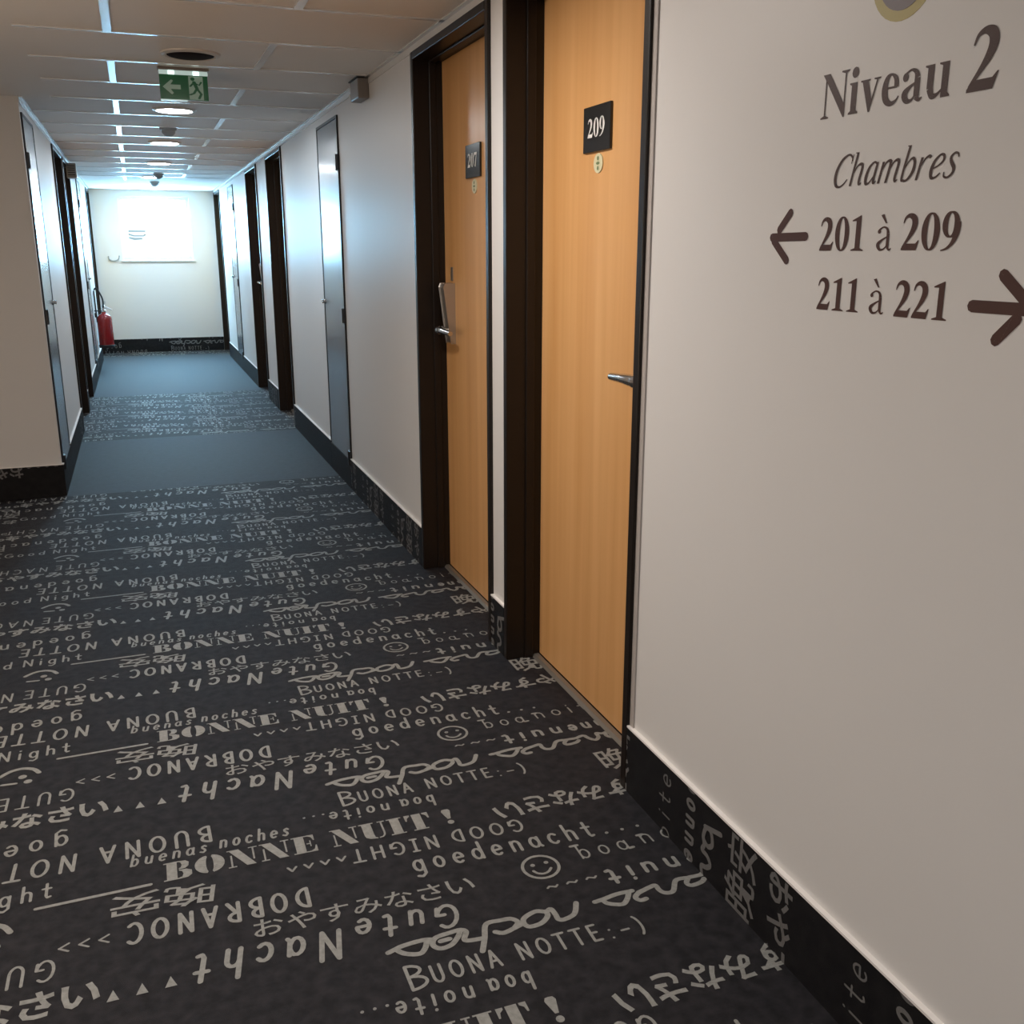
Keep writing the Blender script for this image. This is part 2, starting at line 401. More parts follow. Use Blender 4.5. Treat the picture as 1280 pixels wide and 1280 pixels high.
T += hand('B', (.376, 1.580), (.424, 1.581), .068, .17) + hand('UONA', (.427, 1.585), (.572, 1.586), .048, .21) + hand('NOTTE', (.612, 1.586), (.796, 1.585), .048, .21)
T += hand(':-)', (.812, 1.576), (.895, 1.576), .060, .15)
T += hand('boa', (.614, 1.550), (.525, 1.556), .048, .22) + hand('noite', (.494, 1.551), (.338, 1.560), .046, .22) + hand('...', (.330, 1.560), (.270, 1.560), .046, .24)
T += hand('GOOD', (.788, 2.066), (.604, 2.077), .050, .21) + hand('NIGHT', (.569, 2.072), (.360, 2.080), .050, .21)
T += hand('vvvv', (.206, 2.046), (.345, 2.046), .040, .22)
T += hand('goedenacht', (.484, 1.948), (.940, 1.935), .066, .19) + hand('...', (.962, 1.933), (1.068, 1.934), .066, .22)
T += ribbon(arc(.765, 1.8625, .043, .043, 0, 350, 28), .0075, closed=True) + disc(.749, 1.874, .0058) + disc(.783, 1.874, .0058)
T += ribbon(smooth_path([(.743, 1.853), (.749, 1.842), (.762, 1.836), (.776, 1.840), (.786, 1.850)]), .0068)
T += hand('~~~', (.748, 1.775), (.875, 1.774), .034, .24)
T += hand('boa', (.868, 1.858), (1.000, 1.856), .056, .14) + hand('noite', (1.035, 1.863), (1.270, 1.866), .056, .14)
T += ribbon([(.862, 1.912), (.880, 1.912)], .008) + ribbon([(.995, 1.857), (1.006, 1.858)], .008) + ribbon([(1.035, 1.898), (1.05, 1.898)], .008)
T += hand('nuit', (1.080, 1.787), (.896, 1.795), .052, .30) + hand('bonne', (1.310, 1.785), (1.102, 1.786), .052, .30)
T += kana('おやすみなさい', (1.290, 2.165), (.735, 2.160), .086, .022, .92)
T += kana('晚', (1.105, 2.205), (1.205, 2.205), .115, .008, 1.0) + kana('安', (1.205, 2.205), (1.290, 2.205), .11, .008, 1.0)
TILE = ccw(T)

def clip(Tr, ax, val, keep_less):
    """clip triangles by the line coordinate ax = val"""
    s = 1 if keep_less else -1
    d = (Tr[:, :, ax] - val) * s
    inside = (d <= 0)
    full = Tr[inside.all(1)]
    part = Tr[inside.any(1) & ~inside.all(1)]; out = []
    for t in part:
        P = []
        for i in range(3):
            a, b = t[i], t[(i + 1) % 3]; da, db = (a[ax] - val) * s, (b[ax] - val) * s
            if da <= 0: P.append(a)
            if da * db < 0: P.append(a + (b - a) * (da / (da - db)))
        for i in range(1, len(P) - 1): out.append((P[0], P[i], P[i + 1]))
    return np.concatenate([full, np.array(out).reshape(-1, 3, 2)]) if out else full
def rect(Tr, x0, x1, y0, y1):
    m = (Tr[:, :, 0].max(1) > x0) & (Tr[:, :, 0].min(1) < x1) & (Tr[:, :, 1].max(1) > y0) & (Tr[:, :, 1].min(1) < y1)
    Tr = Tr[m]
    for ax, v, l in ((0, x0, False), (0, x1, True), (1, y0, False), (1, y1, True)):
        if len(Tr): Tr = clip(Tr, ax, v, l)
    return Tr
def pattern(x0, x1, y0, y1):
    out = []
    for ix in (0, -1):
        for k in range(-3, 20):
            t = TILE + np.array([ix * WID, k * PER]);
            if t[:, :, 0].max() < x0 or t[:, :, 0].min() > x1 or t[:, :, 1].max() < y0 or t[:, :, 1].min() > y1: continue
            t = rect(t, x0, x1, y0, y1)
            if len(t): out.append(t)
    return np.concatenate(out) if out else np.zeros((0, 3, 2))

# ------------------------------------------------------------------ the shell
XR, XL, YE, ZC, YL = 1.116, -.507, 14.95, 2.19, 6.19
SK, SH = .010, .185          # skirting thickness and height
XB, YB = -2.6, -3.0          # far side and back of the lobby around the viewer
BANDS = [(YB, 6.15), (7.95, 10.4), (14.4, YE)]       # printed stretches of the carpet
RD = [(2.10, 3.05), (3.19, 4.14), (8.03, 8.97), (9.71, 10.64), (13.98, 14.90)]     # room doors, right side
LD = [(8.43, 9.43), (9.56, 10.50), (13.98, 14.90)]                                  # left side
RH = [(5.745, 6.40), (12.08, 12.72)]; LH = [(6.225, 6.86), (11.74, 12.36)]           # service hatches
DT = 2.16                    # door head

def wall_x(name, x, d, doors, y0, y1):
    b = MB(); e = x + d * .2; ys = y0
    for a, c in doors:
        b.box(x, e, ys, a, 0, ZC); b.box(x, e, a, c, DT, ZC); ys = c
    b.box(x, e, ys, y1, 0, ZC)
    return tag(b.build(name, m_wall), kind='structure')
wall_x('wall_right', XR, 1, RD, YB, YE + .2)
wall_x('wall_left', XL, -1, LD, YL, YE + .2)
b = MB(); b.box(XB, XL - .2, YL, YL + .2, 0, ZC); tag(b.build('wall_front_left', m_wall), kind='structure')
b = MB(); b.box(XB - .2, XB, YB, YL + .2, 0, ZC); tag(b.build('wall_lobby', m_wall), kind='structure')
b = MB(); b.box(XB - .2, XR + .2, YB - .2, YB, 0, ZC); tag(b.build('wall_back', m_wall), kind='structure')
WX0, WX1, WZ0, WZ1 = -.150, .775, 1.262, 2.10
b = MB()
b.box(XL, WX0, YE, YE + .2, 0, ZC); b.box(WX1, XR, YE, YE + .2, 0, ZC)
b.box(WX0, WX1, YE, YE + .2, 0, WZ0); b.box(WX0, WX1, YE, YE + .2, WZ1, ZC)
tag(b.build('wall_end', m_wall), kind='structure')

# floor with its printed writing
b = MB(); b.box(XB - .2, XR + .2, YB - .2, YE + .2, -.1, 0)
fl = []
for a, c in BANDS:
    lo = XB if c < 6.3 else XL
    fl.append(pattern(max(lo, -1.9), XR - SK, a if a > 0 else .2, c))
    for p, q in RD:
        if p < c and q > a: fl.append(pattern(XR - SK, XR + .083, max(a, p + .03), min(c, q - .03)))
    for p, q in LD:
        if p < c and q > a: fl.append(pattern(XL - .083, XL, max(a, p + .03), min(c, q - .03)))
fl = np.concatenate([f for f in fl if len(f)])
b.tris(fl, lambda x, y: (x, y, .0008), 1, side=1)
for p, q in ((6.15, 7.95), (10.4, 14.4)):
    b.add([(XL, p, .0004), (XR, p, .0004), (XR, q, .0004), (XL, q, .0004)], [(0, 1, 2, 3)], 2)
tag(b.build('floor', [m_carpet, m_print, m_plain]), kind='structure')

# ceiling: staggered long tiles between glossy bars
b = MB(); b.box(XB - .2, XR + .2, YB - .2, YE + .2, ZC, ZC + .1)
ceil = tag(b.build('ceiling', m_tile), kind='structure')
b = MB(); P = .613; Y0 = 4.29; hw = .012
rows = [Y0 + P * k for k in range(-12, 14)]
for k, y in enumerate(rows):
    if not (YB < y < YE - 2.2): continue
    b.box(-.62 if y > YL else -.34, XR, y - hw, y + hw, ZC - .004, ZC + .001)
    odd = (k - 12) % 2
    xs = [-.02, 1.206 - 2.452] if odd else [.594, -.632, -1.858]
    for x in xs:
        if x < XL: continue
        b.box(x - hw * 1.25, x + hw * 1.25, y, y + P, ZC - .0045, ZC + .001)
b.build('ceiling_bars', m_bar, ceil)
b = MB()
b.box(XR - .022, XR, 3.0, YE, ZC - .004, ZC); b.box(XR - .004, XR, 3.0, YE, ZC - .03, ZC)
tag(b.build('trim_1', m_bar), kind='structure')
b = MB()
b.box(XL, XL + .022, YL, YE, ZC - .004, ZC); b.box(XL, XL + .004, YL, YE, ZC - .03, ZC)
tag(b.build('trim_2', m_bar), kind='structure')

# skirtings: the carpet turned up the wall, with a white cap
def gaps(y0, y1, cuts):
    out = []; s = y0
    for a, c in sorted(cuts):
        if c <= y0 or a >= y1: continue
        if a > s: out.append((s, a))
        s = c
    if s < y1: out.append((s, y1))
    return out
b = MB(); cp = MB()
for a, c in gaps(YB, YE, RD + RH):
    b.box(XR - SK, XR, a, c, 0, SH); cp.box(XR - SK - .002, XR, a, c, SH, SH + .005)
    for p, q in BANDS:
        if p < c and q > a and c > .2:
            b.tris(pattern(XR - SK, XR - SK + SH, max(a, p, .2), min(c, q)), lambda x, y: (XR - SK - .0006, y, x - XR + SK), 1)
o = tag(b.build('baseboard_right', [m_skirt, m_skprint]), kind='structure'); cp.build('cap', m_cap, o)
b = MB(); cp = MB()
for a, c in gaps(YL - SK, YE, LD + LH):
    b.box(XL, XL + SK, a, c, 0, SH); cp.box(XL, XL + SK + .002, a, c, SH, SH + .005)
    for p, q in BANDS:
        if p < c and q > a: b.tris(pattern(XL + SK - SH, XL + SK, max(a, p), min(c, q)), lambda x, y: (XL + SK + .0006, y, XL + SK - x), 1, side=1)
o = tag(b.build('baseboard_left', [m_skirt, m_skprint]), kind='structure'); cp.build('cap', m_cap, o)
b = MB(); cp = MB()
b.box(XB, XL, YL - SK, YL, 0, SH); cp.box(XB, XL, YL - SK - .002, YL, SH, SH + .004)
b.tris(pattern(-1.9, XL, YL - SK, YL - SK + SH), lambda x, y: (x, YL - SK - .0006, y - YL + SK), 1)
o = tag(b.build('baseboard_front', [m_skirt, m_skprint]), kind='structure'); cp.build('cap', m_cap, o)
b = MB(); b.box(XL + SK, XR - SK, YE - SK, YE, 0, SH)
b.tris(pattern(XL + SK, XR - SK, YE - SK, YE - SK + SH), lambda x, y: (x, YE - SK - .0006, y - YE + SK), 1)
tag(b.build('baseboard_end', [m_skirt, m_skprint]), kind='structure')

# window in the end wall
wn = thing('window_1', ((WX0 + WX1) / 2, YE, WZ0), 'bright white window set in the end wall of the corridor', 'window', kind='structure')
b = MB(); f = .045
b.box(WX0, WX0 + f, YE + .05, YE + .11, WZ0, WZ1); b.box(WX1 - f, WX1, YE + .05, YE + .11, WZ0, WZ1)
b.box(WX0 + f, WX1 - f, YE + .05, YE + .11, WZ0, WZ0 + f); b.box(WX0 + f, WX1 - f, YE + .05, YE + .11, WZ1 - f, WZ1)
b.build('window_frame', m_winframe, wn)
b = MB(); b.box(WX0 + f, WX1 - f, YE + .075, YE + .085, WZ0 + f, WZ1 - f); b.build('window_pane', m_pane, wn)
b = MB(); b.box(WX0 - .02, WX1 + .03, YE - .025, YE + .05, WZ0 - .022, WZ0); b.build('window_sill', m_winframe, wn, bevel=.004)

# ------------------------------------------------------------------ serif lettering for plates and the wall
def V(*P): return ribbon(smooth_path(P), caps=False)
def VC(P): return ribbon(smooth_path(P, True), closed=True)
SER = {}
SER['2'] = (.5, V((.040, .50, .025), (.085, .60, .05), (.19, .640, .085), (.30, .595, .135), (.335, .49, .145), (.29, .36, .12), (.19, .22, .075), (.05, .05, .04))
            + poly([(.02, 0), (.415, 0), (.475, .185), (.452, .185), (.39, .125), (.10, .125), (.02, .035)]))
def oval(cx, cy, rx, ry, thick, thin, n=20):
    return VC([(cx + rx * math.cos(2 * PI * k / n), cy + ry * math.sin(2 * PI * k / n), thin + (thick - thin) * abs(math.cos(2 * PI * k / n)) ** 1.3) for k in range(n)])
SER['0'] = (.5, oval(.25, .337, .155, .325, .145, .035))
SER['1'] = (.5, poly([(.185, .03), (.335, .03), (.335, .688), (.315, .688), (.185, .62)]) + poly([(.06, .575), (.06, .598), (.315, .688), (.20, .58)])
            + poly([(.065, 0), (.45, 0), (.45, .022), (.335, .055), (.185, .055), (.065, .022)]))
SER['9'] = (.5, oval(.235, .455, .140, .215, .13, .035) + V((.40, .50, .12), (.40, .40, .14), (.37, .26, .125), (.29, .12, .08), (.17, .03, .045), (.04, -.005, .025)))
SER['7'] = (.5, poly([(.045, .676), (.475, .676), (.475, .64), (.42, .55), (.13, .55), (.06, .50), (.035, .44), (.015, .44)]) + V((.43, .60, .06), (.31, .30, .10), (.20, -.01, .13)))
SER['N'] = (.722, poly([(.02, .676), (.205, .676), (.60, .20), (.635, -.018), (.605, -.018), (.13, .555)]) + poly([(.10, .02), (.135, .02), (.135, .60), (.10, .60)])
            + poly([(.60, .0), (.635, -.018), (.635, .655), (.60, .655)]) + poly([(.015, 0), (.225, 0), (.225, .022), (.135, .05), (.10, .05), (.015, .022)])
            + poly([(.51, .676), (.71, .676), (.71, .655), (.635, .63), (.60, .63), (.51, .655)]))
SER['i'] = (.278, poly([(.065, .03), (.20, .03), (.20, .461), (.065, .44)]) + poly([(.015, .461), (.20, .461), (.20, .42), (.065, .42), (.015, .44)])
            + poly([(.015, 0), (.255, 0), (.255, .022), (.20, .05), (.065, .05), (.015, .022)]) + disc(.135, .605, .082))
SER['v'] = (.5, poly([(.045, .45), (.19, .45), (.30, .155), (.265, -.014), (.225, -.014)]) + V((.25, .02, .035), (.33, .22, .035), (.415, .45, .035))
            + poly([(.01, .461), (.24, .461), (.24, .44), (.19, .43), (.05, .43), (.01, .44)]) + poly([(.33, .461), (.485, .461), (.485, .44), (.43, .43), (.39, .43), (.33, .44)]))
SER['e'] = (.444, V((.08, .268, .03), (.37, .268, .03)) + V((.355, .262, .10), (.335, .38, .09), (.235, .452, .035), (.135, .40, .095), (.095, .25, .135), (.135, .11, .12), (.25, .045, .075), (.36, .075, .04), (.418, .135, .025)))
SER['a'] = (.5, V((.36, .08, .12), (.36, .33, .12)) + V((.36, .33, .12), (.32, .415, .075), (.22, .452, .035), (.11, .41, .04)) + disc(.105, .365, .062)
            + V((.33, .27, .03), (.20, .215, .06), (.105, .13, .125), (.155, .045, .09), (.25, .035, .045), (.33, .095, .03)) + V((.355, .08, .10), (.42, .028, .055), (.485, .055, .022)))
SER['u'] = (.556, V((.135, .44, .13), (.135, .14, .13)) + V((.135, .15, .13), (.185, .045, .095), (.28, .045, .055), (.375, .105, .03)) + poly([(.365, .02), (.495, .02), (.495, .461), (.365, .44)])
            + poly([(.015, .461), (.20, .461), (.20, .42), (.07, .42), (.015, .44)]) + poly([(.30, .461), (.495, .461), (.495, .42), (.365, .42), (.30, .44)]) + poly([(.365, 0), (.365, .03), (.495, .06), (.545, .022), (.545, 0)]))
SER['à'] = (.46, V((.345, .07, .075), (.345, .33, .075)) + V((.345, .33, .075), (.31, .42, .05), (.21, .452, .03), (.10, .40, .035)) + disc(.105, .37, .042)
            + V((.33, .27, .025), (.19, .205, .045), (.09, .12, .085), (.145, .03, .06), (.24, .03, .035), (.33, .095, .025)) + V((.345, .08, .065), (.395, .02, .04), (.455, .05, .018))
            + poly([(.12, .68), (.20, .70), (.29, .53), (.26, .52)]))
SER[' '] = (.25, [])
def VI(*P): return ribbon(smooth_path([(p[0], p[1], p[2] * 1.28) for p in P]), caps=False)
ITA = {
 'C': (.62, VI((.56, .52, .03), (.53, .60, .035), (.40, .66, .035), (.22, .58, .06), (.11, .40, .075), (.10, .20, .075), (.19, .04, .055), (.33, .0, .035), (.46, .06, .03), (.54, .15, .025)) + poly([(.555, .66), (.575, .66), (.56, .47), (.535, .47)])),
 'h': (.48, VI((.075, .69, .055), (.075, .0, .055)) + VI((.09, .25, .025), (.17, .40, .035), (.28, .44, .05), (.345, .37, .06), (.345, .10, .06), (.385, .02, .04), (.44, .05, .022)) + poly([(.0, .69), (.10, .69), (.10, .665), (.0, .67)])),
 'a': (.46, VI((.34, .40, .035), (.24, .445, .035), (.12, .36, .055), (.075, .18, .07), (.12, .03, .055), (.22, .03, .035), (.33, .17, .025)) + VI((.345, .44, .055), (.345, .10, .06), (.385, .02, .04), (.44, .06, .022))),
 'm': (.70, VI((.075, .43, .055), (.075, .0, .055)) + VI((.09, .25, .025), (.16, .40, .035), (.26, .44, .05), (.31, .37, .06), (.31, .0, .06)) + VI((.325, .25, .025), (.40, .40, .035), (.50, .44, .05), (.56, .37, .06), (.56, .10, .06), (.60, .02, .04), (.66, .05, .022))),
 'b': (.46, VI((.075, .69, .055), (.075, .10, .05), (.15, .015, .04), (.26, .03, .045), (.36, .17, .07), (.35, .34, .06), (.27, .435, .045), (.17, .39, .03), (.09, .25, .025)) + poly([(.0, .69), (.10, .69), (.10, .665), (.0, .67)])),
 'r': (.36, VI((.075, .43, .055), (.075, .0, .055)) + VI((.09, .25, .025), (.17, .39, .035), (.26, .44, .045), (.325, .41, .05))),
 'e': (.42, VI((.09, .19, .025), (.23, .235, .03), (.34, .32, .045), (.32, .42, .045), (.22, .44, .035), (.11, .34, .055), (.075, .17, .07), (.13, .03, .05), (.24, .02, .035), (.35, .10, .022))),
 's': (.36, VI((.31, .36, .025), (.28, .42, .03), (.19, .445, .035), (.11, .38, .05), (.15, .29, .055), (.26, .18, .06), (.27, .08, .05), (.17, .005, .035), (.06, .03, .03), (.03, .11, .025))),
}
def serif(txt, font, L, h, cap=.676, slant=0.0):
    adv = sum(font[c][0] for c in txt); sx = L / adv; sy = h / cap; x = 0; out = []
    for c in txt:
        a, t = font[c]
        out += [tuple(((x + p[0]) * sx + slant * p[1] * sy, p[1] * sy) for p in tr) for tr in t]; x += a
    return ccw(out)

# ------------------------------------------------------------------ room doors
def room_door(n, xw, d, y0, y1, lever, number, label, lock=False):
    """a recessed room door in the wall at xw; d points into the wall; lever 'near' or 'far' along the corridor"""
    root = thing('door_%d' % n, (xw, (y0 + y1) / 2, 0), label, 'door', kind='structure')
    X = lambda t: xw + d * t
    b = MB(); J = .030
    for a, c in ((y0, y0 + J), (y1 - J, y1)):
        b.box(X(-.012), X(.17), a, c, 0, DT)
    b.box(X(-.012), X(.17), y0 + J, y1 - J, DT - J, DT)
    b.box(X(.055), X(.085), y0 + J, y0 + J + .008, 0, DT - J); b.box(X(.055), X(.085), y1 - J - .008, y1 - J, 0, DT - J)
    b.box(X(.055), X(.085), y0 + J + .008, y1 - J - .008, DT - J - .008, DT - J)
    b.build('door_frame', m_frame, root, bevel=.003)
    b = MB(); b.box(X(.112), X(.152), y0 + J + .002, y1 - J - .002, .012, DT - J - .002)
    leaf = b.build('door_leaf', m_wood, root)
    if n == 1:
        b = MB(); b.box(X(-.004), X(0), y0 - .020, y0, SH + .005, DT); b.build('edge_strip', m_strip, root)  # thin grey-beige strip on the wall beside the frame
    b = MB(); b.prism([(X(.084), 0), (X(.092), .010), (X(.108), .010), (X(.116), 0)], lambda x, z: (x, y0 + J, z), lambda x, z: (x, y1 - J, z))
    b.build('threshold', m_steel, root)
    s = 1 if lever == 'near' else -1
    ys = (y0 + J + .102) if lever == 'near' else (y1 - J - .102)
    zl = 1.075; xs = X(.112)
    b = MB(); hx = X(.050)
    b.lathe([(.0, 0), (.024, 0), (.026, -d * .004), (.026, -d * .010), (.0, -d * .010)], (xs, ys, zl), 'x', 20)
    b.tube([(xs, ys, zl), (X(.075), ys, zl)], .009)
    h = b
    h.tube(smooth_path([(X(.075), ys, zl), (X(.060), ys + s * .006, zl), (hx, ys + s * .022, zl), (hx - d * .002, ys + s * .07, zl), (X(.054), ys + s * .150, zl - .004)], sub=5),
           [.012 + .005 * min(1, k / 5) - .007 * max(0, (k - 8) / 12) for k in range(21)], 12)
    h.lathe([(.0, -.022), (.016, -.020), (.0185, -.004), (.017, .010), (.0, .014)], (hx, ys, zl), 'y', 14)
    h.build('door_handle', m_chrome, root, smooth=True)
    if lock:
        b = MB(); zt, zb = 1.262, 1.022
        b.prism([(0, zb), (.018, zb), (.046, zt - .012), (.040, zt), (0, zt)], lambda t, z: (X(.112 - t), ys - .036, z), lambda t, z: (X(.112 - t), ys + .036, z))
        lk = b.build('card_lock', m_lock, root, bevel=.004)
        b = MB(); b.prism([(.004, zt + .001), (.030, zt + .001), (.030, zt + .004), (.004, zt + .004)], lambda t, z: (X(.112 - t), ys - .022, z), lambda t, z: (X(.112 - t), ys + .022, z))
        b.build('card_slot', m_black, lk)
        b = MB(); b.box(X(.108), X(.112), ys - .012, ys + .012, 1.275, 1.33); b.build('lock_cover', m_steel, root)
    if number:
        yc_ = (y0 + y1) / 2 + .04; pw = .172; z0, z1 = 1.662, 1.782
        b = MB(); b.box(X(.112), X(.104), yc_ - pw / 2, yc_ + pw / 2, z0, z1)
        pl = b.build('number_plate', m_plate, root, bevel=.0015)
        tg = serif(number, SER, .112, .050, .688)
        b = MB(); b.tris(tg, lambda u, v: (X(.1033), yc_ + .056 - u, 1.700 + v)); b.build('number_digits', m_digit, pl)
        b = MB(); b.prism(arc(0, 0, .029, .026, 0, 345, 23), lambda u, v: (X(.112), yc_ - u - .005, 1.631 + v), lambda u, v: (X(.109), yc_ - u - .005, 1.631 + v))
        bd = b.build('oval_badge', m_badge, root)
        b = MB()
        for tri in (disc(0, .013, .006), disc(0, -.013, .006), disc(.0, .0, .012, .004)):
            b.tris(ccw(tri), lambda u, v: (X(.1085), yc_ - u - .005, 1.631 + v))
        b.build('badge_marks', m_badgeg, bd)
    return root

room_door(1, XR, 1, *RD[0], 'near', '209', 'orange wood room door numbered 209, nearest the wall lettering')
room_door(2, XR, 1, *RD[1], 'far', '207', 'orange wood room door numbered 207, with chrome card lock', lock=True)
room_door(3, XR, 1, *RD[2], 'near', None, 'recessed dark framed door beyond the grey hatch on the right wall')
room_door(4, XR, 1, *RD[3], 'far', None, 'recessed dark framed door on the right, just past a narrow pier', lock=True)
room_door(5, XR, 1, *RD[4], 'near', None, 'dark framed door in the right wall, touching the end wall')
room_door(6, XL, -1, *LD[0], 'near', None, 'dark framed door on the left, first after the grey hatch')
room_door(7, XL, -1, *LD[1], 'far', None, 'dark framed door on the left, second after the grey hatch')
room_door(8, XL, -1, *LD[2], 'near', None, 'dark framed door on the left, behind the red extinguisher')

# ------------------------------------------------------------------ service hatches, flush in the wall
def hatch(n, xw, d, y0, y1, label, zt=2.115):
    root = thing('door_%d' % n, (xw, (y0 + y1) / 2, 0), label, 'hatch', kind='structure')
    X = lambda t: xw - d * t; e = .014
    b = MB()
    b.box(X(0), X(.010), y0, y0 + e, SH + .005, zt); b.box(X(0), X(.010), y1 - e, y1, SH + .005, zt); b.box(X(0), X(.010), y0 + e, y1 - e, zt - e, zt)
    b.build('hatch_frame', m_black, root)
    b = MB(); b.box(X(0), X(.007), y0 + e + .004, y1 - e - .004, SH - .01, zt - e - .004); b.build('hatch_panel', m_hatch, root)
    b = MB(); b.box(X(0), X(SK), y0 + .006, y1 - .006, 0, SH - .012); b.build('kick_strip', m_skirt, root)
    for z in (1.87, 1.03, .19):
        b = MB(); b.box(X(.002), X(.016), y0 - .004, y0 + .052, z - .042, z + .042); b.box(X(.016), X(.021), y0 + .012, y0 + .028, z - .042, z + .042)
        b.build('hinge', m_black, root, bevel=.002)
    b = MB(); b.lathe([(.0, 0), (.016, 0), (.016, -d * .006), (.009, -d * .012), (.013, -d * .022), (.0, -d * .026)], (X(.007), y1 - .055, 1.085), 'x', 16)
    b.build('hatch_knob', m_chrome, root, smooth=True)
hatch(9, XR, 1, *RH[0], 'tall narrow grey service hatch in the right wall before door 207')
hatch(10, XR, 1, *RH[1], 'grey service hatch far down the right wall, near the end window')
hatch(11, XL, -1, *LH[0], 'tall grey service hatch at the left wall corner')
hatch(12, XL, -1, *LH[1], 'grey service hatch far down the left wall, before the red extinguisher')

# ------------------------------------------------------------------ wall lettering beside door 209
XT = XR - .0007
def wall_text(name, txt, y0, y1, z, h, font, m, label, slant=0.0, cap=.676):
    t = serif(txt, font, y0 - y1, h, cap, slant); b = MB()
    b.tris(t, lambda u, v: (0, -u, v), jit=.00005)
    o = b.build(name, m, origin=None); o.location = (XT, y0, z); return tag(o, label, 'wall lettering')
wall_text('wall_lettering', 'Niveau', 1.494, 1.200, 1.613, .070, SER, m_letter, 'brown serif word Niveau on the beige wall, under the round emblem')
wall_text('wall_lettering', '2', 1.172, 1.113, 1.612, .083, SER, m_letter, 'large brown numeral 2 on the wall, after the word Niveau', .07, .688)
wall_text('wall_lettering', 'Chambres', 1.452, 1.174, 1.501, .0515, ITA, m_letter, 'thin italic word Chambres on the wall, above the number ranges', .30, .69)
wall_text('wall_lettering', '201', 1.470, 1.352, 1.398, .056, SER, m_letter2, 'brown number 201 beside the left pointing arrow', .0, .688)
wall_text('wall_lettering', 'à', 1.329, 1.290, 1.398, .0555, SER, m_letter2, 'upper thin letter à, between the numbers 201 and 209', .0, .69)
wall_text('wall_lettering', '209', 1.270, 1.148, 1.399, .055, SER, m_letter2, 'brown number 209 painted on the wall, right of 201', .0, .688)
wall_text('wall_lettering', '211', 1.465, 1.351, 1.299, .055, SER, m_letter2, 'brown number 211 in the lowest line of the wall lettering', .0, .688)
wall_text('wall_lettering', 'à', 1.333, 1.294, 1.299, .0555, SER, m_letter2, 'lower thin letter à, between the numbers 211 and 221', .0, .69)
wall_text('wall_lettering', '221', 1.272, 1.155, 1.298, .0565, SER, m_letter2, 'brown number 221 in the lowest line, beside the right arrow', .0, .688)
def arrow(strokes, wd, label):
    t = []
    for s in strokes: t += ribbon(s, wd)
    b = MB(); b.tris(ccw(t), lambda u, v: (XT, -u, v), jit=.00005); o = b.build('arrow_sign', m_letter2, origin=(XR, -strokes[0][0][0], strokes[0][0][1])); return tag(o, label, 'arrow')
arrow([[(-1.609, 1.4215), (-1.509, 1.4225)], [(-1.604, 1.416), (-1.561, 1.381)], [(-1.588, 1.4345), (-1.5575, 1.464)]], .0152, 'brown arrow pointing left, beside the number 201')
arrow([[(-1.113, 1.322), (-1.010, 1.322)], [(-1.063, 1.366), (-1.013, 1.327)], [(-1.064, 1.278), (-1.032, 1.309)]], .0175, 'brown arrow pointing right, cut by the picture edge')
eo = thing('round_emblem', (XR, 1.315, 1.805), 'round olive and plum emblem cut by the top edge, above Niveau', 'emblem')
b = MB(); b.prism(arc(0, 0, .072, .072, 0, 350, 35), lambda u, v: (XR, 1.315 - u, 1.805 + v), lambda u, v: (XR - .0006, 1.315 - u, 1.805 + v)); b.build('emblem_ring', m_olive, eo)
b = MB(); b.prism(arc(0, 0, .057, .057, 0, 350, 35), lambda u, v: (XR - .0006, 1.315 - u, 1.805 + v), lambda u, v: (XR - .0012, 1.315 - u, 1.805 + v)); b.build('emblem_disc', m_plum, eo)

# ------------------------------------------------------------------ ceiling fittings
def downlight(x, y, lens, label, r=.098, group='round ceiling downlights'):
    root = thing('downlight', (x, y, ZC), label, 'ceiling light', group)
    b = MB(); b.lathe([(r, 0), (r + .024, 0), (r + .022, -.007), (r + .004, -.012), (r - .002, -.004)], (x, y, ZC), n=40); b.build('trim_ring', m_trim, root, smooth=True)
    b = MB(); b.lathe([(r, -.002), (r * .96, -.009), (r * .8, -.0135), (r * .4, -.016), (0, -.0165)], (x, y, ZC), n=40); b.build('lamp_lens', lens, root, smooth=True)
    return root
LX = .295
downlight(LX, 4.64, m_dead, 'unlit dark round downlight in front of the green exit sign')
l0 = downlight(LX, 6.44, m_lens, 'lit round downlight just behind the green exit sign')
dup(l0, (LX, 8.37, ZC), 'second lit round downlight along the corridor, beyond the nearest detector')
dup(l0, (LX, 10.32, ZC), 'third lit round downlight along the corridor')
dup(l0, (LX - .04, 12.28, ZC), 'lit round downlight between the two far smoke detectors')
downlight(LX, 14.2, m_lense, 'lit round downlight closest to the end window')
l1 = downlight(LX, 2.69, m_lensn, 'warm round downlight over the carpet outside room 209')
dup(l1, (-1.15, .95, ZC), 'unseen warm round downlight added over the lobby, left of the viewer')  # added out of view to light the right wall more evenly
dup(l1, (LX, -1.2, ZC), 'unseen warm round downlight added behind the viewer')  # added out of view to raise the brightness at the viewer's end

fx, fy = -1.38, 3.1  # unseen lamp, added to brighten the near ceiling
fl_ = thing('added_floor_lamp', (fx, fy, 0), 'amber globe floor lamp added out of view on the left, to light the ceiling', 'floor lamp')
b = MB(); b.lathe([(0, .002), (.15, .002), (.15, .018), (.03, .03), (0, .03)], (fx, fy, 0), n=32); b.build('base', m_black, fl_, smooth=True)
b = MB(); b.lathe([(0, .03), (.012, .03), (.012, 1.02), (.04, 1.04), (0, 1.04)], (fx, fy, 0), n=16); b.build('pole', m_chrome, fl_, smooth=True)
b = MB(); b.lathe([(0, 1.035)] + [(.125 * math.sin(PI * k / 12), 1.16 - .125 * math.cos(PI * k / 12)) for k in range(1, 12)] + [(0, 1.285)], (fx, fy, 0), n=28); b.build('added_lamp_globe', m_globe, fl_, smooth=True)

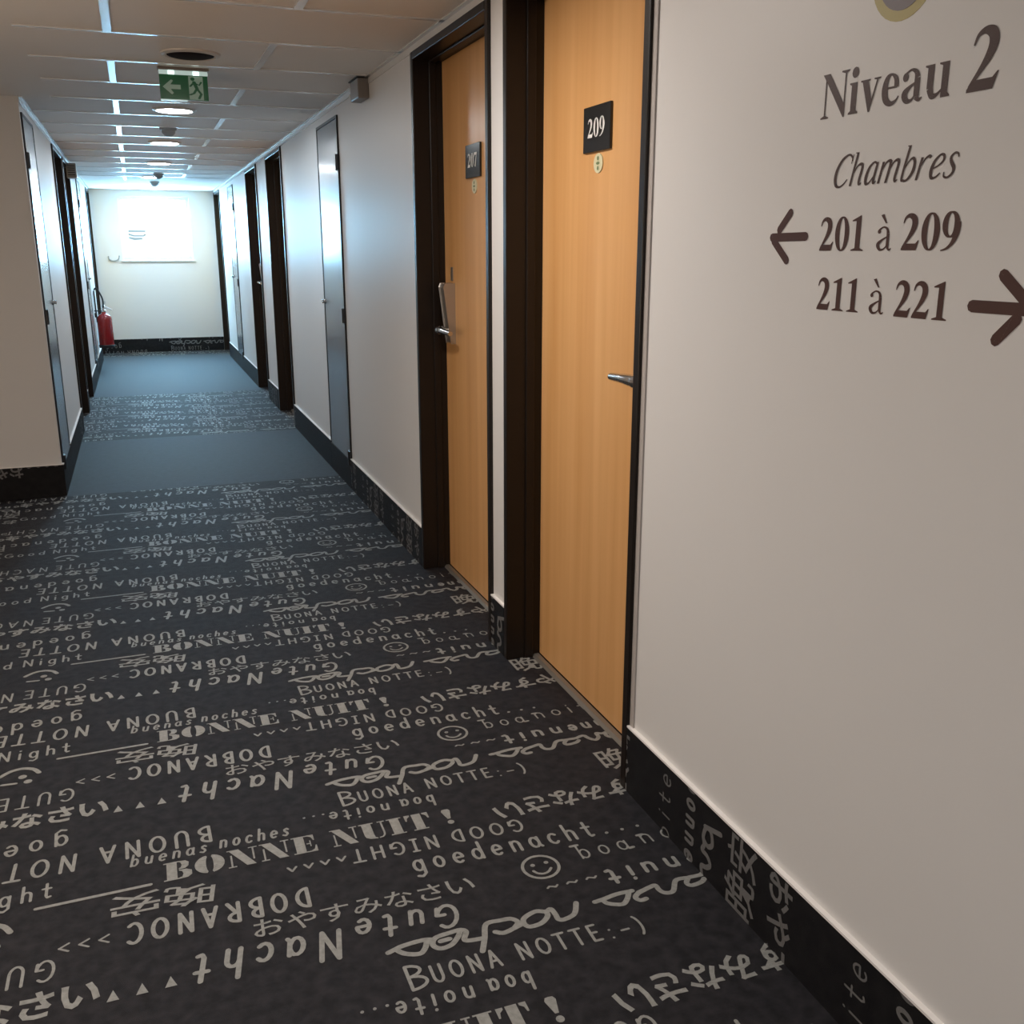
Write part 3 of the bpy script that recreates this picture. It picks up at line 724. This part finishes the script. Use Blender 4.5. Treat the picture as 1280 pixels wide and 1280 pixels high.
def detector(x, y, label):
    root = thing('smoke_detector', (x, y, ZC), label, 'smoke detector', 'ceiling smoke detectors')
    b = MB(); b.lathe([(.056, 0), (.056, -.012), (.050, -.018), (0, -.018)], (x, y, ZC), n=28); b.build('detector_base', m_grey, root, smooth=True)
    b = MB(); b.lathe([(.046, -.018), (.044, -.032), (.028, -.048), (.014, -.056), (0, -.057)], (x, y, ZC), n=28); b.build('detector_head', m_grey, root, smooth=True)
    return root
d0 = detector(.291, 7.41, 'grey smoke detector on the ceiling behind the exit sign lamp')
dup(d0, (.325, 11.78, ZC), 'grey smoke detector in front of the far downlight')
dup(d0, (.309, 13.15, ZC), 'grey smoke detector nearest the end window')

# exit sign hanging under the ceiling
ex = thing('exit_sign', (.281, 5.0, ZC), 'green hanging exit sign with left arrow and running figure', 'exit sign')
b = MB(); b.box(.172, .392, 4.985, 5.035, ZC - .012, ZC); b.build('ceiling_plate', m_boxgrey, ex, bevel=.002)
b = MB(); b.box(.176, .386, 5.0, 5.02, ZC - .030, ZC - .012); b.build('light_bar', m_edge, ex)
PX0, PX1, PZ0, PZ1 = .176, .384, 2.056, ZC - .030
b = MB(); b.box(PX0, PX1, 5.004, 5.014, PZ0, PZ1); pn = b.build('sign_panel', m_green, ex)
U = lambda u, v: (PX0 + (PX1 - PX0) * u, 5.0035, PZ0 + (PZ1 - PZ0) * v)
b = MB(); b.tris(ccw(poly([(.06, .50), (.24, .80), (.28, .76), (.22, .60), (.43, .60), (.43, .42), (.22, .42), (.28, .26), (.24, .20)])), U); b.build('arrow_mark', m_pale, pn)
b = MB(); b.tris(ccw(poly([(.60, .02), (.90, .02), (.90, .97), (.60, .97)])), U); dr = b.build('door_mark', m_pale, pn)
b = MB(); U2 = lambda u, v: (PX0 + (PX1 - PX0) * u, 5.0028, PZ0 + (PZ1 - PZ0) * v)
rn = ribbon([(.71, .74), (.77, .46)], .075) + ribbon([(.77, .46), (.85, .26), (.80, .08)], .055) + ribbon([(.76, .46), (.70, .28), (.62, .22)], .055) + ribbon([(.72, .70), (.82, .62), (.86, .74)], .045) + ribbon([(.70, .70), (.63, .56)], .045) + disc(.685, .86, .045, .075)
b.tris(ccw(rn), U2); b.build('running_figure', m_green, dr)
b = MB(); b.box(PX0, PX0 + .115, 5.002, 5.015, PZ0 - .006, PZ0); b.build('bottom_edge', m_edge, ex)
for x in (.228, .335):
    b = MB(); b.box(x - .013, x + .013, 4.997, 5.0, ZC - .030, ZC - .014); b.build('led', m_led, ex)

# small wall boxes near the ceiling
b = MB(); b.box(XR - .055, XR, 4.94, 5.12, 2.095, 2.185); o = thing('alarm_box', (XR, 5.03, 2.14), 'small beige box high on the right wall between hatch and door 207', 'alarm box')
b.build('box_case', m_boxgrey, o, bevel=.006)
b = MB(); b.lathe([(.012, 0), (.012, .010), (.006, .016), (0, .017)], (XR - .048, 5.12, 2.125), 'y', 14); b.build('box_lamp', m_white, o, smooth=True)
b = MB(); b.box(XR - .06, XR, 4.93, 5.13, 2.185, ZC - .0001); b.build('box_mount', m_black, o)
b = MB(); b.box(XL, XL + .085, 10.18, 10.36, 2.03, 2.155); o = thing('speaker_box', (XL, 10.27, 2.09), 'small grey box high on the left wall above the far doors', 'speaker box')
b.build('box_case', m_grey, o, bevel=.006)
b = MB()
for k in range(5): b.box(XL + .012, XL + .073, 10.177, 10.18, 2.052 + k * .019, 2.058 + k * .019)
b.build('box_grille', m_black, o)

# notice on the window and the little cord hook by its sill
nt = thing('notice_sheet', (.064, YE + .07, 1.58), 'small printed notice stuck on the bright end window', 'notice')
b = MB(); b.box(-.060, .190, YE + .0715, YE + .0745, 1.495, 1.668); b.build('paper', m_paper, nt)
b = MB(); Yn = YE + .071
for pg in ([(-.046, 1.634), (.176, 1.636), (.176, 1.654), (-.046, 1.658)], [(-.046, 1.615), (.02, 1.594), (.02, 1.572), (-.046, 1.594)], [(.02, 1.592), (.178, 1.592), (.178, 1.606), (.150, 1.606), (.145, 1.574), (.02, 1.574)],
           [(-.044, 1.570), (.03, 1.558), (.128, 1.558), (.128, 1.536), (.02, 1.526), (-.044, 1.546)]):
    b.tris(ccw(poly(pg)), lambda x, z: (x, Yn, z))
b.build('printed_lines', m_ink, nt)
b = MB(); b.tube(smooth_path([(-.330, YE - .008, 1.315), (-.322, YE - .014, 1.275), (-.285, YE - .018, 1.252), (-.235, YE - .016, 1.256), (-.200, YE - .012, 1.282), (-.190, YE - .006, 1.320)], sub=6), .008)
o = b.build('cord_hook', m_grey, origin=(-.26, YE, 1.28), smooth=True); tag(o, 'curved grey cord hook on the end wall left of the window sill', 'hook')

# ------------------------------------------------------------------ fire extinguisher on the left wall
ex0, ey, ez = XL + .102, 12.98, .255
fe = thing('fire_extinguisher', (ex0, ey, ez), 'red fire extinguisher hung low on the left wall near the end', 'fire extinguisher')
b = MB(); b.lathe([(.0, .012), (.080, .012), (.086, .03), (.086, .33), (.080, .36), (.060, .385), (.030, .402), (.024, .425), (0, .425)], (ex0, ey, ez), n=36); b.build('cylinder', m_red, fe, smooth=True)
b = MB(); b.lathe([(.0, .0), (.087, .0), (.090, .006), (.090, .030), (.0865, .034)], (ex0, ey, ez), n=36); b.build('base_ring', m_rubber, fe, smooth=True)
b = MB(); b.lathe([(.028, .425), (.028, .445), (.020, .450), (.020, .492), (.012, .500), (0, .500)], (ex0, ey, ez), n=18); b.build('valve', m_chrome, fe, smooth=True)
b = MB(); b.tube([(ex0 - .02, ey - .01, ez + .47), (ex0 + .03, ey - .02, ez + .478), (ex0 + .10, ey - .05, ez + .445)], [.008, .010, .009], 8); b.build('carry_handle', m_white, fe, smooth=True)
b = MB(); b.tube([(ex0 - .01, ey - .01, ez + .50), (ex0 + .02, ey - .02, ez + .52), (ex0 + .03, ey - .04, ez + .555)], [.007, .009, .008], 8); b.build('squeeze_lever', m_white, fe, smooth=True)
b = MB(); b.tube(smooth_path([(ex0, ey - .02, ez + .47), (ex0 + .004, ey - .03, ez + .56), (ex0 - .02, ey - .03, ez + .64), (ex0 - .055, ey - .03, ez + .70), (ex0 - .082, ey - .03, ez + .67), (ex0 - .085, ey - .03, ez + .55), (ex0 - .080, ey - .03, ez + .30)], sub=6), .0095, 10); b.build('hose', m_rubber, fe, smooth=True)
b = MB(); b.box(XL, ex0 - .084, ey - .03, ey + .03, ez + .36, ez + .41); b.box(XL, ex0 - .02, ey - .012, ey + .012, ez + .428, ez + .442); b.build('wall_bracket', m_black, fe)

for o in bpy.data.objects:
    if '_o' in o: del o['_o']
